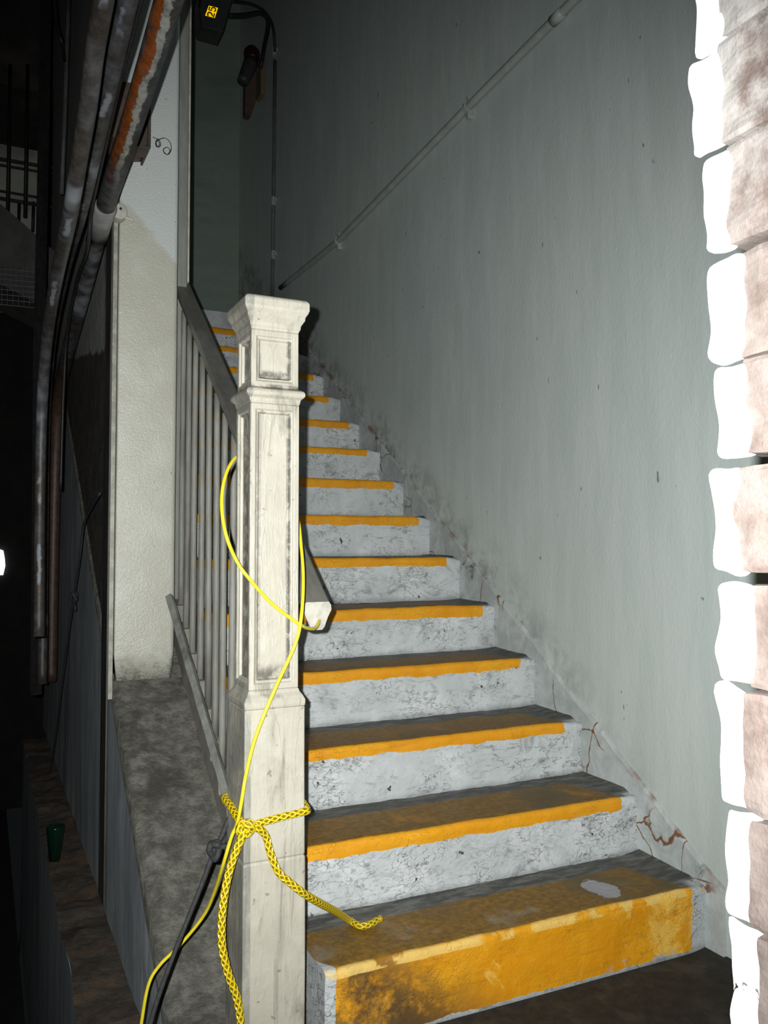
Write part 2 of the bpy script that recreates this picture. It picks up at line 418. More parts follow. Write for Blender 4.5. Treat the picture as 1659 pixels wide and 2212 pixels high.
def m_pipeA():
    n, a, u, big, grey, rust, dark, f = m_rustpipe('rusty_flaking_pipe', 1.3)
    L = u[1]
    near = n.inv(n.ramp(n.op('ADD', L, n.op('MULTIPLY', n.noise(3, 3), .5)), 1.0, 1.35))
    band = n.mul(n.ramp(a, .45, .47), n.inv(n.ramp(a, .54, .56)), near)
    rs = n.mul(n.ramp(a, .54, .56), n.inv(n.ramp(a, .68, .74)), near)
    col = n.mix(n.ramp(big, .45, .6), grey, dark)
    col = n.mix(n.mul(rs, n.ramp(n.noise(13, 5, .7), .3, .5)), col, rust); col = n.mix(band, col, n.mix(n.ramp(f, .3, .6), (.16, .155, .14), (.32, .32, .295)))
    far = n.ramp(n.op('ADD', L, n.op('MULTIPLY', n.noise(4, 3), .6)), 3.0, 3.3)
    col = n.mix(far, col, n.mix(n.ramp(f, .3, .7), (.045, .022, .015), (.075, .042, .03)))
    return n.done(col, f, .003, .6)
def m_pipeB():
    n, a, u, big, grey, rust, dark, f = m_rustpipe('grey_worn_pipe', 5.1)
    col = n.mix(n.ramp(big, .42, .58), grey, dark)
    col = n.mix(n.mul(n.ramp(a, .45, .5), n.inv(n.ramp(a, .56, .6)), n.ramp(n.noise(4.5, 4), .54, .6)), col, (.20, .215, .24))
    return n.done(col, f, .003, .5)
def m_pierbrick():
    n = NT('old_brick_with_limewash', .8); x = n.xyz()
    f = n.noise(34, 8, .72, .05); g = n.noise(13, 7, .72, .1)
    up = n.ramp(n.op('ADD', x[2], n.op('MULTIPLY', n.noise(14, 3), .15)), 1.26, 1.38)
    col = n.mix(n.ramp(f, .35, .7), (.040, .026, .021), (.075, .055, .048))
    col = n.mix(n.mul(n.ramp(g, .38, .56), n.op('MULTIPLY_ADD', n.ramp(n.op('ADD', x[2], n.op('MULTIPLY', n.noise(9, 2), .1)), .93, 1.12), .85, .15)), col, (.15, .142, .135))
    col = n.mix(up, col, n.mix(n.ramp(g, .40, .62), (.095, .10, .10), (.165, .163, .155)))
    return n.done(col, n.op('ADD', f, g), .004, .6)
def m_rope():
    n = NT('yellow_braided_rope', .3, .6); u = n.xyz(n.uv)
    a = n.op('SINE', n.op('ADD', n.op('MULTIPLY', u[0], 4*2*math.pi), n.op('MULTIPLY', u[1], 330.0)))
    b = n.op('SINE', n.op('SUBTRACT', n.op('MULTIPLY', u[0], 4*2*math.pi), n.op('MULTIPLY', u[1], 330.0)))
    h = n.op('MAXIMUM', a, b)
    col = n.mix(n.ramp(h, -.25, .45), (.22, .145, .004), (.62, .46, .010))
    return n.done(col, h, .0022, .8)

M = dict(
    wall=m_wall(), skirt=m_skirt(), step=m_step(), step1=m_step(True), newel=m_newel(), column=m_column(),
    kerb=m_rough('rough_grey_cement', (.13, .128, .106), (.31, .30, .26), (.10, .095, .078), 24, .03),
    kerbside=m_rough('blue_grey_cement', (.30, .34, .37), (.46, .50, .53), (.22, .245, .26), 8, .006, .7, (1, 1, .3), .5),
    footing=m_rough('brown_brick_footing', (.055, .045, .036), (.12, .095, .075), (.16, .10, .055), 12, .02),
    floor=m_rough('dark_wet_floor', (.014, .012, .0085), (.034, .029, .021), (.05, .045, .034), 30, .012, .75),
    black=simple('dark_void_concrete', (.012, .012, .011), (.02, .02, .018), 5, .9),
    backwall=m_rough('green_grey_back_wall', (.21, .265, .225), (.24, .29, .25), (.19, .24, .205), 5, .002, .6, (1, .5, 3), .3),
    brickdark=m_brickdark(), pipeA=m_pipeA(), pipeB=m_pipeB(),
    pierbrick=m_pierbrick(),
    limewash=m_rough('white_limewash', (.74, .74, .72), (.82, .82, .80), (.70, .70, .68), 40, .003, .7),
    baluster=m_rough('grey_worn_baluster_paint', (.21, .207, .18), (.30, .295, .26), (.14, .137, .12), 22, .003, .5, (1, 1, .25)),
    rail=m_rough('dark_grey_rail_paint', (.10, .097, .088), (.15, .145, .13), (.19, .19, .17), 18, .003, .38, (1, .4, .4)),
    railend=simple('bare_rail_end', (.46, .44, .38), (.34, .33, .28), 40, .6),
    curb=m_rough('dusty_grey_curb', (.22, .21, .18), (.30, .29, .25), (.17, .16, .14), 20, .004, .8),
    board=m_rough('grey_brown_board', (.20, .205, .185), (.29, .295, .27), (.14, .14, .12), 14, .003, .6, (2, 2, .25)),
    boardedge=simple('pale_board_edge', (.52, .49, .43), (.40, .36, .30), 25),
    steeldark=m_rough('dark_steel', (.035, .034, .034), (.07, .066, .062), (.10, .085, .07), 20, .003, .5, (1, 1, .3)),
    steeledge=simple('pale_steel_edge', (.42, .41, .35), (.28, .27, .23), 30, .4),
    pipewhite=simple('painted_pipe', (.34, .36, .34), (.28, .30, .29), 12, .45),
    greypipe=simple('grey_conduit', (.11, .12, .12), (.07, .075, .075), 12, .5),
    rubber=simple('black_rubber', (.012, .012, .012), (.02, .02, .02), 30, .5),
    cord=m_rough('black_cord', (.018, .019, .02), (.04, .041, .042), (.025, .025, .025), 120, .002, .7),
    rustbox=m_rough('rust_brown_steel_box', (.075, .048, .036), (.12, .08, .062), (.055, .048, .045), 16, .004, .6),
    boxdark=simple('dark_box_enamel', (.05, .055, .052), (.035, .038, .036), 12, .5),
    couplinggrey=simple('dull_pale_coupling', (.27, .265, .235), (.17, .175, .18), 14, .5),
    landing=m_rough('worn_white_landing', (.42, .44, .45), (.55, .57, .58), (.34, .35, .35), 8, .004),
    clampwhite=simple('white_cast_clamp', (.55, .53, .47), (.42, .40, .36), 40, .5),
    wire=simple('thin_dark_wire', (.09, .085, .075), (.05, .05, .045), 40, .4, metal=.6),
    cable=simple('yellow_cable_jacket', (.70, .58, .03), (.64, .52, .025), 60, .35, .1),
    rope=m_rope(),
    browntimber=simple('light_brown_timber', (.20, .14, .08), (.14, .10, .06), 15, .7),
    tag=simple('reflective_yellow_tag', (1.0, .62, .0), (1.0, .60, .0), 5, .42, 0, metal=1), ink=simple('black_ink', (.01, .01, .01), None, 5, .5, 0),
    bgpaint=m_rough('dim_plaster', (.50, .52, .45), (.62, .64, .56), (.40, .40, .36), 6, .004),
    bgdark=m_rough('sooty_steelwork', (.03, .028, .026), (.06, .055, .05), (.09, .075, .06), 6, .004),
    bgstair=m_rough('dim_stair_concrete', (.07, .07, .065), (.12, .12, .11), (.06, .06, .06), 4, .006),
)
def glassy(name, col, trans, rough=.05):
    n = NT(name, rough, .5); n.b.inputs['Transmission Weight'].default_value = trans
    return n.done(col, n.noise(10), .0005, .1)
M['greenglass'] = glassy('dark_green_plastic', (.004, .026, .015), .35, .08)
M['redglass'] = glassy('dark_red_glass', (.028, .007, .005), .0, .04)
def emis(name, col, st):
    m = bpy.data.materials.new(name); m.use_nodes = True; b = m.node_tree.nodes['Principled BSDF']
    b.inputs['Emission Color'].default_value = (*col, 1); b.inputs['Emission Strength'].default_value = st
    b.inputs['Base Color'].default_value = (.8, .8, .8, 1); return m
M['daylight'] = emis('daylit_opening', (1, .93, .98), .6)

# ------------------------------------------------------------------ setting
def struct(o): o['kind'] = 'structure'; return o
# right wall: finely divided so that its hand-trowelled unevenness is real
mb = MB(); ny, nz = 90, 90; vs = []
for j in range(nz+1):
    for i in range(ny+1):
        y = .46 + (6.64-.46)*i/ny; z = -.02 + (6.5)*j/nz
        dx = .006*mnoise.noise((0, y*1.6, z*1.3)) + .003*mnoise.noise((3, y*5, z*4))
        vs.append((WX+.004+abs(dx)*.0+max(0, dx), y, z))
mb.add(vs, [(j*(ny+1)+i, (j+1)*(ny+1)+i, (j+1)*(ny+1)+i+1, j*(ny+1)+i+1) for j in range(nz) for i in range(ny)])
mb.box((WX+.03, .46, -.02), (WX+.25, 6.64, 6.48))
struct(mb.build('wall_right', M['wall'], origin=(0, 0, 0), smooth=True))
struct(MB().box((.66, 6.62, -.1), (WX+.003, 6.85, 6.48)).build('wall_back', M['backwall'], origin=(0, 0, 0)))
struct(MB().box((-3, .9, 6.48), (WX+.25, 9.4, 6.6)).build('ceiling', M['black'], origin=(0, 0, 0)))
struct(MB().box((.42, .45, -.3), (WX+.02, Y0+STEP_T+.02, 0)).build('floor', M['floor'], origin=(0, 0, 0)))
struct(MB().box((-3, .45, -1.6), (.255, 9.3, -1.5)).build('floor_lower', M['black'], origin=(0, 0, 0)))
struct(MB().box((-3, 9.2, -1.5), (.66, 9.4, 6.48)).build('wall_rear', M['black'], origin=(0, 0, 0)))
struct(MB().box((-3.2, .9, -1.5), (-3, 9.3, 6.48)).build('wall_left', M['black'], origin=(0, 0, 0)))
# partition left of the stairs, bare bricks below and plaster above
struct(MB().prism([(3.42, .32+.64*(3.42-2.588)-.01), (6.62, .32+.64*(6.62-2.588)-.01), (6.62, 6.48), (3.42, 6.48)], 'x', .425, .64).build('wall_partition', M['brickdark'], origin=(0, 0, 0)))
# small daylit opening far to the left
p = P(0, 1185, y=9.18); q = P(11, 1242, y=9.18)
mb = MB(); mb.prism([(p.x-.12, q.z), (q.x-.018, q.z+.0), (q.x, q.z+.09), (q.x-.006, p.z-.10), (q.x-.02, p.z-.02), (p.x-.02, p.z), (p.x-.12, p.z)], 'y', 9.17, 9.2)
struct(mb.build('window_1', M['daylight']))
# sloping skirting band on the right wall
mb = MB(); nn = 120; vs = []
for i in range(nn+1):
    y = 1.70 + (5.7-1.70)*i/nn
    zt = SL*(y-Y0) + .055 + .02*mnoise.noise((y*4, 1, 0)) + .008*mnoise.noise((y*18, 1, 0))
    zb = max(SL*(y-Y0)-.42, -.01)
    zt = max(zt, .03)
    for x_, z_ in ((WX+.004, zb), (WX-.006, zb), (WX-.006, zt-.012), (WX-.002, zt-.002), (WX+.004, zt)): vs.append((x_, y, z_))
mb.add(vs, [(i*5+k, i*5+(k+1) % 5, i*5+5+(k+1) % 5, i*5+5+k) for i in range(nn) for k in range(5)] + [(0, 1, 2, 3, 4), tuple(nn*5+k for k in (4, 3, 2, 1, 0))])
struct(mb.build('trim_1', M['skirt'], origin=(0, 0, 0)))

# ------------------------------------------------------------------ staircase
st = empty('staircase', (0, 0, 0), 'white staircase with yellow step edges climbing along the grey wall', 'stairs')
X0, X1 = .704, WX-.004
def step_mesh(i):
    t = STEP_T; first = i == 1
    yb = t+.004
    prof = [(0.0, -STEP_R-.0 if first else -.42)]
    if not first: prof += [(0, -.3), (0, -STEP_R-.004)]
    prof += [(0, -.165), (.001, -.14), (.001, -.11), (0, -.08), (0, -.055), (-.001, -.038), (-.003, -.024), (-.003, -.012), (0, -.004), (.007, 0), (.03, 0), (.07, -.001), (.11, -.001), (.16, 0), (.21, .001), (.25, .002), (yb, .003), (yb, -STEP_R if first else -.42)]
    n = 84; vs = []; m = len(prof)
    for k in range(n+1):
        xa = X0 if i < 5 else .728                         # the upper steps stop short of the board beside the column
        x = xa + (X1-xa)*k/n
        for a, (y, z) in enumerate(prof):
            p_ = Vector((x*1.0, i*2.7, 0))
            dy = .004*mnoise.noise(p_*9 + Vector((0, 0, z*14))) + .003*mnoise.noise(p_*30 + Vector((0, 0, z*40)))
            dz = .0035*mnoise.noise(p_*7 + Vector((4, 0, y*6))) + .0015*mnoise.noise(p_*35+Vector((1, 0, y*20)))
            e = 0
            if x > X1-.10: e = ((x-X1+.10)/.10)**2          # rounded into the wall
            if a in (0, m-1): dy = dz = 0
            if y > .2: dy = 0
            if z < -.05: dz = 0
            zz = z+dz
            if z > -.03: zz += -.010*e if y < .05 else .006*e
            vs.append((x, y+dy + (.012*e if y < .02 else 0), zz))
    fs = [(k*m+a, k*m+(a+1) % m, (k+1)*m+(a+1) % m, (k+1)*m+a) for k in range(n) for a in range(m)]
    fs += [list(range(m)), [n*m+a for a in range(m)][::-1]]
    return vs, [f[::-1] for f in fs]
ZL = {1: (.175, .182), 2: (.352, .360), 3: (.535, .532), 4: (.715, .714), 5: (.894, .891), 6: (1.079, 1.076), 7: (1.258, 1.257), 8: (1.44, 1.44)}
for i in range(1, 15):
    vs, fs = step_mesh(i)
    me = bpy.data.meshes.new('step'); me.from_pydata(vs, [], fs); me.materials.append(M['step1'] if i == 1 else M['step'])
    me.polygons.foreach_set('use_smooth', [True]*len(me.polygons)); me.update()
    o = bpy.data.objects.new('step', me); sc.collection.objects.link(o); o.parent = st
    a, b = ZL.get(i, (i*STEP_R, i*STEP_R))
    o.location = (0, Y0+i*STEP_T, (a+b)/2); o.rotation_euler = (0, 0, math.atan(TAP))
    if i == 1: o['label'] = 'lowest step with its whole riser painted yellow'
    sh = o.modifiers.new('edge', 'EDGE_SPLIT'); sh.split_angle = math.radians(50)
mb = MB().box((X0, Y0+15*STEP_T-.02, 15*STEP_R-.42), (X1, 6.615, 15*STEP_R))
lo = mb.build('landing', M['landing'], parent=st)
lo.location = (0, Y0+15*STEP_T-.02, 15*STEP_R)
for v_ in lo.data.vertices: v_.co -= Vector((0, Y0+15*STEP_T-.02, 15*STEP_R))

# ------------------------------------------------------------------ stringer wall, its lower footing, curb under the balusters
def zk(y): return .32 + .64*(y-2.588)
mb = MB(); ns_, nx = 60, 10; vs = []
ya, yb2 = 1.55, 6.6
for i in range(ns_+1):
    y = ya + (yb2-ya)*i/ns_
    for kk_ in range(-1, nx+1):
        k = kk_
        x = .42 + (.703-.42)*k/nx
        z = max(zk(y), -.006 if y > 1.8 else -.02) + .010*mnoise.noise((x*14, y*7, 0)) + .006*mnoise.noise((x*40, y*30, 2))
        if k <= 0: x = .42 + .008*mnoise.noise((0, y*9, 5)); z -= .01
        if kk_ < 0: x, z = .4195, z-.07
        vs.append((x, y, z))
m_ = nx+2
mb.add(vs, [(i*m_+k, i*m_+k+1, (i+1)*m_+k+1, (i+1)*m_+k) for i in range(ns_) for k in range(nx+1)])
kr = empty('stair_stringer', (.57, 2.06, -.2), 'rough grey sloping cement stringer under the white column and balusters', 'stringer')
mb.build('stringer_top', M['kerb'], parent=kr, smooth=True)
mb = MB(); vs = []
NS = 60
for i in range(NS+1):
    y = 1.5 + (6.6-1.5)*i/NS; zt = max(zk(y)-.03, -.05)
    vs += [(.418+.004*mnoise.noise((y*5, 0, 0)), y, -.19), (.418+.004*mnoise.noise((y*5, 3, 0)), y, (zt-.19)/2), (.424, y, zt), (.70, y, zt), (.70, y, -.19)]
mb.add(vs, [(i*5+k, i*5+5+k, i*5+5+(k+1) % 5, i*5+(k+1) % 5) for i in range(NS) for k in range(5)] + [(0, 1, 2, 3, 4), tuple(NS*5+k for k in (4, 3, 2, 1, 0))])
o = mb.build('stringer_side', M['kerbside'], parent=kr); o['label'] = 'smooth blue-grey side face of the stringer'

ft = empty('brick_footing', (.34, 1.6, -.19), 'low ledge of brown broken bricks at the foot of the grey stringer wall', 'footing')
mb = MB(); vs = []; n1, n2 = 90, 8
def fedge(y): return .262 + .012*mnoise.noise((y*3, 7, 0))
for i in range(n1+1):
    y = 1.5 + (6.2-1.5)*i/n1
    for k in range(n2+1):
        x = fedge(y) + (.417-fedge(y))*k/n2
        br_ = .5 if (int(y/.11) % 2) else 0
        vs.append((x, y, -.185 + .012*mnoise.noise((x*12, y*6, 0)) + .014*mnoise.noise((int(y/.11)*3.7, 0, 9)) + .006*mnoise.noise((x*30, y*26, 1))))
mb.add(vs, [(i*(n2+1)+k, i*(n2+1)+k+1, (i+1)*(n2+1)+k+1, (i+1)*(n2+1)+k) for i in range(n1) for k in range(n2)])
mb.build('brick_top', M['footing'], parent=ft)
mb = MB(); mb.prism([(1.5, -1.5), (6.2, -1.5), (6.2, -.2), (1.5, -.2)], 'x', .27, .415)
o = mb.build('footing_side', M['kerbside'], parent=ft)

# ------------------------------------------------------------------ column, its side board, steel angle
col = empty('column', (.527, 3.23, zk(3.08)), 'white plastered column standing on the grey stringer behind the newel post', 'column')
mb = MB(); nz_ = 60; ring = []
x0c, x1c, y0c, y1c, rc = .424, .636, 3.08, 3.40, .018
for cx_, cy_, a0 in ((x0c+.006, y0c+.006, 180), (x1c-rc, y0c+rc, 270), (x1c-.006, y1c-.006, 0), (x0c+.006, y1c-.006, 90)):
    r_ = rc if a0 == 270 else .006
    for k in range(5):
        a = math.radians(a0+k*22.5); ring.append((cx_+r_*math.cos(a), cy_+r_*math.sin(a)))
nr = len(ring); vs = []
for j in range(nz_+1):
    z = zk(3.08)+.014 + (6.47-zk(3.08))*j/nz_
    t = max(0, 1-(z-zk(3.08)-.014)/.03)
    for x, y in ring:
        d = .004*mnoise.noise((x*9, y*9, z*5)) + .010*max(0, .5-(z-.65)/.4)*mnoise.noise((x*30, y*30, z*28))
        vs.append((x+d*.5-(x-.53)*.06*t, y+d+(.006*t if y < 3.2 else 0), z if y < 3.2 or j else zk(3.4)))
mb.add(vs, [(j*nr+k, j*nr+(k+1) % nr, (j+1)*nr+(k+1) % nr, (j+1)*nr+k) for j in range(nz_) for k in range(nr)] + [list(range(nr))[::-1]])
mb.build('shaft', M['column'], parent=col, smooth=True)
mb = MB().box((.645, 3.30, zk(3.30)-.02), (.716, 3.40, 6.47)); o = mb.build('side_board', M['board'], parent=col, bevel=.003); o['label'] = 'grey upright board along the right edge of the column'
mb = MB().box((.7165, 3.298, zk(3.30)+1.4), (.724, 3.41, 6.47)); o = mb.build('edge_strip', M['boardedge'], parent=col); o['label'] = 'thin pale edge of the board'
an = empty('steel_angle', (.408, 3.07, -.17), 'tall dark steel angle running up the left edge of the white column', 'steel angle')
MB().box((.396, 3.058, -.12), (.402, 3.20, 6.47)).build('web', M['steeldark'], parent=an)
MB().box((.4022, 3.056, zk(3.06)-.03), (.4165, 3.064, 6.47)).build('flange', M['steeledge'], parent=an)

# ------------------------------------------------------------------ newel post
NC = (.560, 1.757)
nw = empty('newel_post', (NC[0], NC[1], 0), 'cream painted newel post with moulded cap and sunken panels at the stair foot', 'newel post')
H = .0545
def paneled(z0, z1, h, rings):
    mb = MB()
    for k in range(4):
        ca, sa = [(1, 0), (0, 1), (-1, 0), (0, -1)][k]
        def W(a, d, z): # a across, d depth inward from the face
            lx, ly = a, -h+d
            return (NC[0]+lx*ca-ly*sa, NC[1]+lx*sa+ly*ca, z)
        vs = []
        for ins, dep in rings:
            e = h-ins if ins else h
            zi = ins*1.0 if ins else 0
            vs += [W(-e, dep, z0+zi), W(e, dep, z0+zi), W(e, dep, z1-zi), W(-e, dep, z1-zi)]
        fs = []
        for r_ in range(len(rings)-1):
            for q in range(4): fs.append((r_*4+q, r_*4+(q+1) % 4, r_*4+4+(q+1) % 4, r_*4+4+q))
        n_ = (len(rings)-1)*4; fs.append((n_, n_+1, n_+2, n_+3))
        mb.add(vs, fs)
    mb.add([(NC[0]-h, NC[1]-h, z0), (NC[0]+h, NC[1]-h, z0), (NC[0]+h, NC[1]+h, z0), (NC[0]-h, NC[1]+h, z0), (NC[0]-h, NC[1]-h, z1), (NC[0]+h, NC[1]-h, z1), (NC[0]+h, NC[1]+h, z1), (NC[0]-h, NC[1]+h, z1)], [(3, 2, 1, 0), (4, 5, 6, 7)])
    return mb
RG = [(0, 0), (.0115, 0), (.0145, .0045), (.0185, .0045), (.0215, .0105), (.0235, .0105)]
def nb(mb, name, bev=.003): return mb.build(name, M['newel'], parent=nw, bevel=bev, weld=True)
nb(MB().sqlathe([(H+.013, .0), (H+.014, .25), (H+.0135, .470), (H+.012, .476)], NC), 'plinth_foot', .004)
nb(MB().sqlathe([(H+.0125, .476), (H+.0115, .66), (H+.0115, .788)], NC), 'plinth', .003)
nb(MB().sqlathe([(H+.0115, .788), (H+.0125, .794), (H+.0125, .802), (H+.008, .811), (H+.003, .818), (H, .826)], NC), 'base_moulding', .002)
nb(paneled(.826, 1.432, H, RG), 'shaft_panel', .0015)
nb(MB().sqlathe([(H, 1.432), (H+.002, 1.438), (H+.003, 1.444), (H+.0095, 1.449), (H+.0115, 1.455), (H+.0095, 1.461), (H+.006, 1.464), (H-.001, 1.468)], NC), 'collar', .002)
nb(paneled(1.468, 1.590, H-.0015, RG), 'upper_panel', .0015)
nb(MB().sqlathe([(H-.0015, 1.590), (H+.0005, 1.596), (H+.002, 1.598), (H+.003, 1.606), (H+.008, 1.614), (H+.010, 1.617), (H+.0105, 1.624), (H+.0155, 1.632), (H+.0175, 1.638), (H+.0175, 1.652), (H+.016, 1.656), (H+.012, 1.660), (H-.01, 1.668)], NC), 'cap', .002)

# ------------------------------------------------------------------ balustrade
ba = empty('balustrade', (.70, 2.6, .2), 'sloping balustrade of dark handrail and grey rods from newel post to column', 'balustrade')
def zr(y): return .972 + .7822*(y-1.828)
PR = [(-.033, .020), (-.028, .026), (.028, .026), (.034, .020), (.035, .010), (.026, -.004), (.018, -.022), (.012, -.028), (-.012, -.028), (-.018, -.022), (-.028, -.004), (-.035, .010)]
ya_, yb_ = 1.822, 3.345
mb = MB(); vs = []
for i in range(41):
    y = ya_ + (yb_-ya_)*i/40
    for a, h in PR: vs.append((.703+a+.0015*mnoise.noise((a*30, y*6, 1)), y, zr(y)+h*1.22+.0015*mnoise.noise((a*40, y*8, 0))))
n_ = len(PR)
mb.add(vs, [(i*n_+k, i*n_+(k+1) % n_, (i+1)*n_+(k+1) % n_, (i+1)*n_+k) for i in range(40) for k in range(n_)] + [[40*n_+k for k in range(n_)]])
hr = mb.build('handrail', M['rail'], parent=ba)
mb = MB(); mb.prism([(.703+a*.99, zr(ya_)+h*1.2) for a, h in PR], 'y', ya_-.004, ya_+.001)
o = mb.build('rail_end', M['railend'], parent=hr); o['label'] = 'pale sawn end of the handrail'
def zc(y): return .40 + .762*(y-2.552)
yy = 3.231; k = 0
while yy > 2.0:
    dz = .02*math.sin(k*12.9)
    lean = .004*math.sin(k*5.1)
    x_ = .690
    pts = [(x_+lean*(1-j/10), yy+.004*math.sin(k*3+j*.4), zc(yy-.02)-.01 + (zr(yy)-.036+.006 - zc(yy-.02)+.01)*j/10) for j in range(11)]
    mb = MB().tube(pts, lambda t: .0100+.0018*(1-t), 10)
    mb.build('baluster', M['baluster'], parent=ba, smooth=True)
    yy -= .1045; k += 1
# stepped curb that the rods stand on
mb = MB(); top = []
y = 1.95
top.append((y, zc(y)))
while y < 3.28: y += .1045; top.append((y-.012, zc(y-.1045)+.022)); top.append((y, zc(y)+.002))
poly = [(1.95, zk(1.95)-.05)] + [(a, max(b, zk(a)-.02)) for a, b in top] + [(top[-1][0], zk(top[-1][0])-.05)]
mb.prism(poly[::-1], 'x', .668, .7025); mb.build('curb', M['curb'], parent=ba)
a_ = P(366, 1288, y=3.055); b_ = P(492, 1722, x=.652)
mb = MB(); pts = [a_+(b_-a_)*t/20 for t in range(21)]
mb.tube(pts, .0165, 4, prof=lambda a, l: 1+.05*math.sin(l*40))
lr = mb.build('lower_rail', M['board'], bevel=.003)
tag(lr, 'grey lower bar sloping down from the column beside the baluster feet', 'rail')

# ------------------------------------------------------------------ right wall: sloping pipe, upright conduit, wall lamp
def on_wall(u, v, off=.0): return P(u, v, x=WX-off)
wp = empty('wall_pipe', on_wall(1010, 230, .02), 'thin grey painted pipe clipped along the upper right wall', 'pipe')
pp = [on_wall(1330, -88, .019), on_wall(1240, 0, .019), on_wall(1010, 232, .019), on_wall(730, 521, .019), on_wall(606, 622, .019)]
MB().tube([p_ for a, b in zip(pp, pp[1:]) for p_ in (a+(b-a)*t/6 for t in range(6))]+[pp[-1]], .0175, 14).build('pipe', M['pipewhite'], parent=wp, smooth=True)
for (u, v) in ((1010, 232), (730, 521)):
    c = on_wall(u, v, .019); d = Vector((0, -1, .02)).normalized()
    mb = MB().tube([c-d*.009, c+d*.009], .023, 14)
    mb.lathe([(.011, 0), (.011, .014), (.006, .016)], c+Vector((.008, 0, -.036)), 10, 'x').box((c.x-.004, c.y-.009, c.z-.05), (WX-.001, c.y+.009, c.z-.015)).box((c.x-.002, c.y-.009, c.z+.02), (WX-.001, c.y+.009, c.z+.045))
    mb.build('pipe_clip', M['pipewhite'], parent=wp, smooth=False)
c = on_wall(1205, 36, .019); MB().tube([c+Vector((0, -.03, .001)), c+Vector((0, .03, -.001))], .021, 14).build('coupling', M['pipewhite'], parent=wp, smooth=True)
vc = empty('wall_conduit', on_wall(597, 640, .02), 'upright thin conduit on the right wall meeting the end of the wall pipe', 'conduit')
yv = on_wall(595, 620).y
MB().tube([(WX-.016, yv+.03, 2.78), (WX-.016, yv, 4.0), (WX-.016, yv-.01, 4.62)], .013, 10).build('pipe', M['greypipe'], parent=vc, smooth=True)
for v in (110, 432, 548):
    c = on_wall(594, v, .016); c.y = yv
    MB().tube([c-Vector((0, 0, .03)), c+Vector((0, 0, .03))], .018, 10).box((c.x, c.y-.035, c.z-.012), (WX-.001, c.y+.035, c.z+.012)).build('conduit_clip', M['pipewhite'], parent=vc)
# lamp-like fitting
c = P(541, 120, y=5.95)
wl = empty('wall_lamp', (c.x, 5.95, c.z-.4), 'dark wall fitting with a glossy red-brown bulb near the top back corner', 'lamp')
pl = P(561, 175, x=WX-.02)
MB().box((WX-.03, pl.y-.06, pl.z-.13), (WX-.001, pl.y+.06, pl.z+.16)).build('mounting_board', M['browntimber'], parent=wl)
mb = MB(); mb.lathe([(.0, 0), (.03, .005), (.055, .03), (.062, .06), (.055, .09), (.035, .115), (.02, .125)], (c.x+.01, 5.95, c.z-.05), 20)
mb.build('bulb', M['redglass'], parent=wl, smooth=True)
mb = MB(); top_, bot_ = Vector((c.x+.005, 5.95, c.z-.05)), P(524, 178, y=5.93)
mb.tube([top_+(bot_-top_)*t/6 for t in range(7)], lambda t: .055-.012*t, 14)
mb.build('lamp_body', M['boxdark'], parent=wl, smooth=True)
mb = MB(); mb.prism([(P(u, v, y=5.96).x, P(u, v, y=5.96).z) for u, v in ((530, 170), (552, 150), (553, 215), (541, 252), (529, 248))], 'y', 5.955, 6.02)
mb.build('shade_plate', M['rustbox'], parent=wl)
mb = MB().tube([(c.x+.03, 5.95, c.z-.02), (WX-.03, pl.y, pl.z+.08)], .012, 8); mb.build('arm', M['boxdark'], parent=wl)

# number-tagged box under the header with its cables
YB = 5.0
def B(u, v, y=YB): p_ = P(u, v, y=y); return (p_.x, p_.z)
bx = empty('switch_box', P(455, 40, y=YB), 'dark electrical box with a yellow number tag hanging at the top edge', 'electrical box')
mb = MB(); mb.prism([B(447, -60), B(513, -48), B(482, 69), B(437, 56), B(432, 20)], 'y', YB, YB+.16); mb.build('box_body', M['boxdark'], parent=bx, bevel=.005)
mb = MB(); mb.prism([B(409, 8), B(436, 10), B(437, 56), B(420, 48), B(410, 40)], 'y', YB+.03, YB+.13); mb.build('side_bracket', M['boxdark'], parent=bx)
mb = MB().box((B(440, 0)[0], YB+.04, B(450, -55)[1]), (B(470, 0)[0], YB+.10, 6.47)); mb.build('hanger', M['boxdark'], parent=bx)
cc = P(457, 25.5, y=YB-.045); tn = (cc-CAM).normalized()          # tag turned square to the camera so its metal throws the flash back
def on_tag(u, v, off=0):
    d = P(u, v, y=YB)-CAM
    return CAM + d*((cc-CAM).dot(tn)/d.dot(tn)) + tn*off
q4 = [(451, 12), (471, 17), (464, 39), (443, 33.5)]
mb = MB(); mb.add([on_tag(*q) for q in q4]+[on_tag(*q, .004) for q in q4], [(0, 1, 2, 3), (7, 6, 5, 4), (0, 4, 5, 1), (1, 5, 6, 2), (2, 6, 7, 3), (3, 7, 4, 0)])
tg = mb.build('number_tag', M['tag'], parent=bx); tg['label'] = 'yellow tag reading 25'
MB().tube([on_tag(457, 25, .004), on_tag(457, 25, .05)], .004, 6).build('tag_rivet', M['boxdark'], parent=bx)
def digit(strokes, off):
    mb = MB(); q = lambda a, b: on_tag(457.2 + 2.6*(a+off-.5) - 13.5*(b-.5), 25.6 - 9.0*(a+off-.5) - 3.6*(b-.5), -.0015)
    for pts in strokes: mb.tube([q(a, b) for a, b in pts], .0042, 6)
    return mb
two = [[(.05, .8), (.2, .95), (.5, 1), (.8, .95), (.92, .75), (.8, .5), (.4, .25), (.05, 0), (.95, 0)]]
five = [[(.9, 1), (.15, 1), (.1, .58), (.5, .66), (.85, .55), (.95, .3), (.8, .07), (.45, 0), (.05, .1)]]
digit(two, -.65).build('digit', M['ink'], parent=tg); digit(five, .65).build('digit', M['ink'], parent=tg)
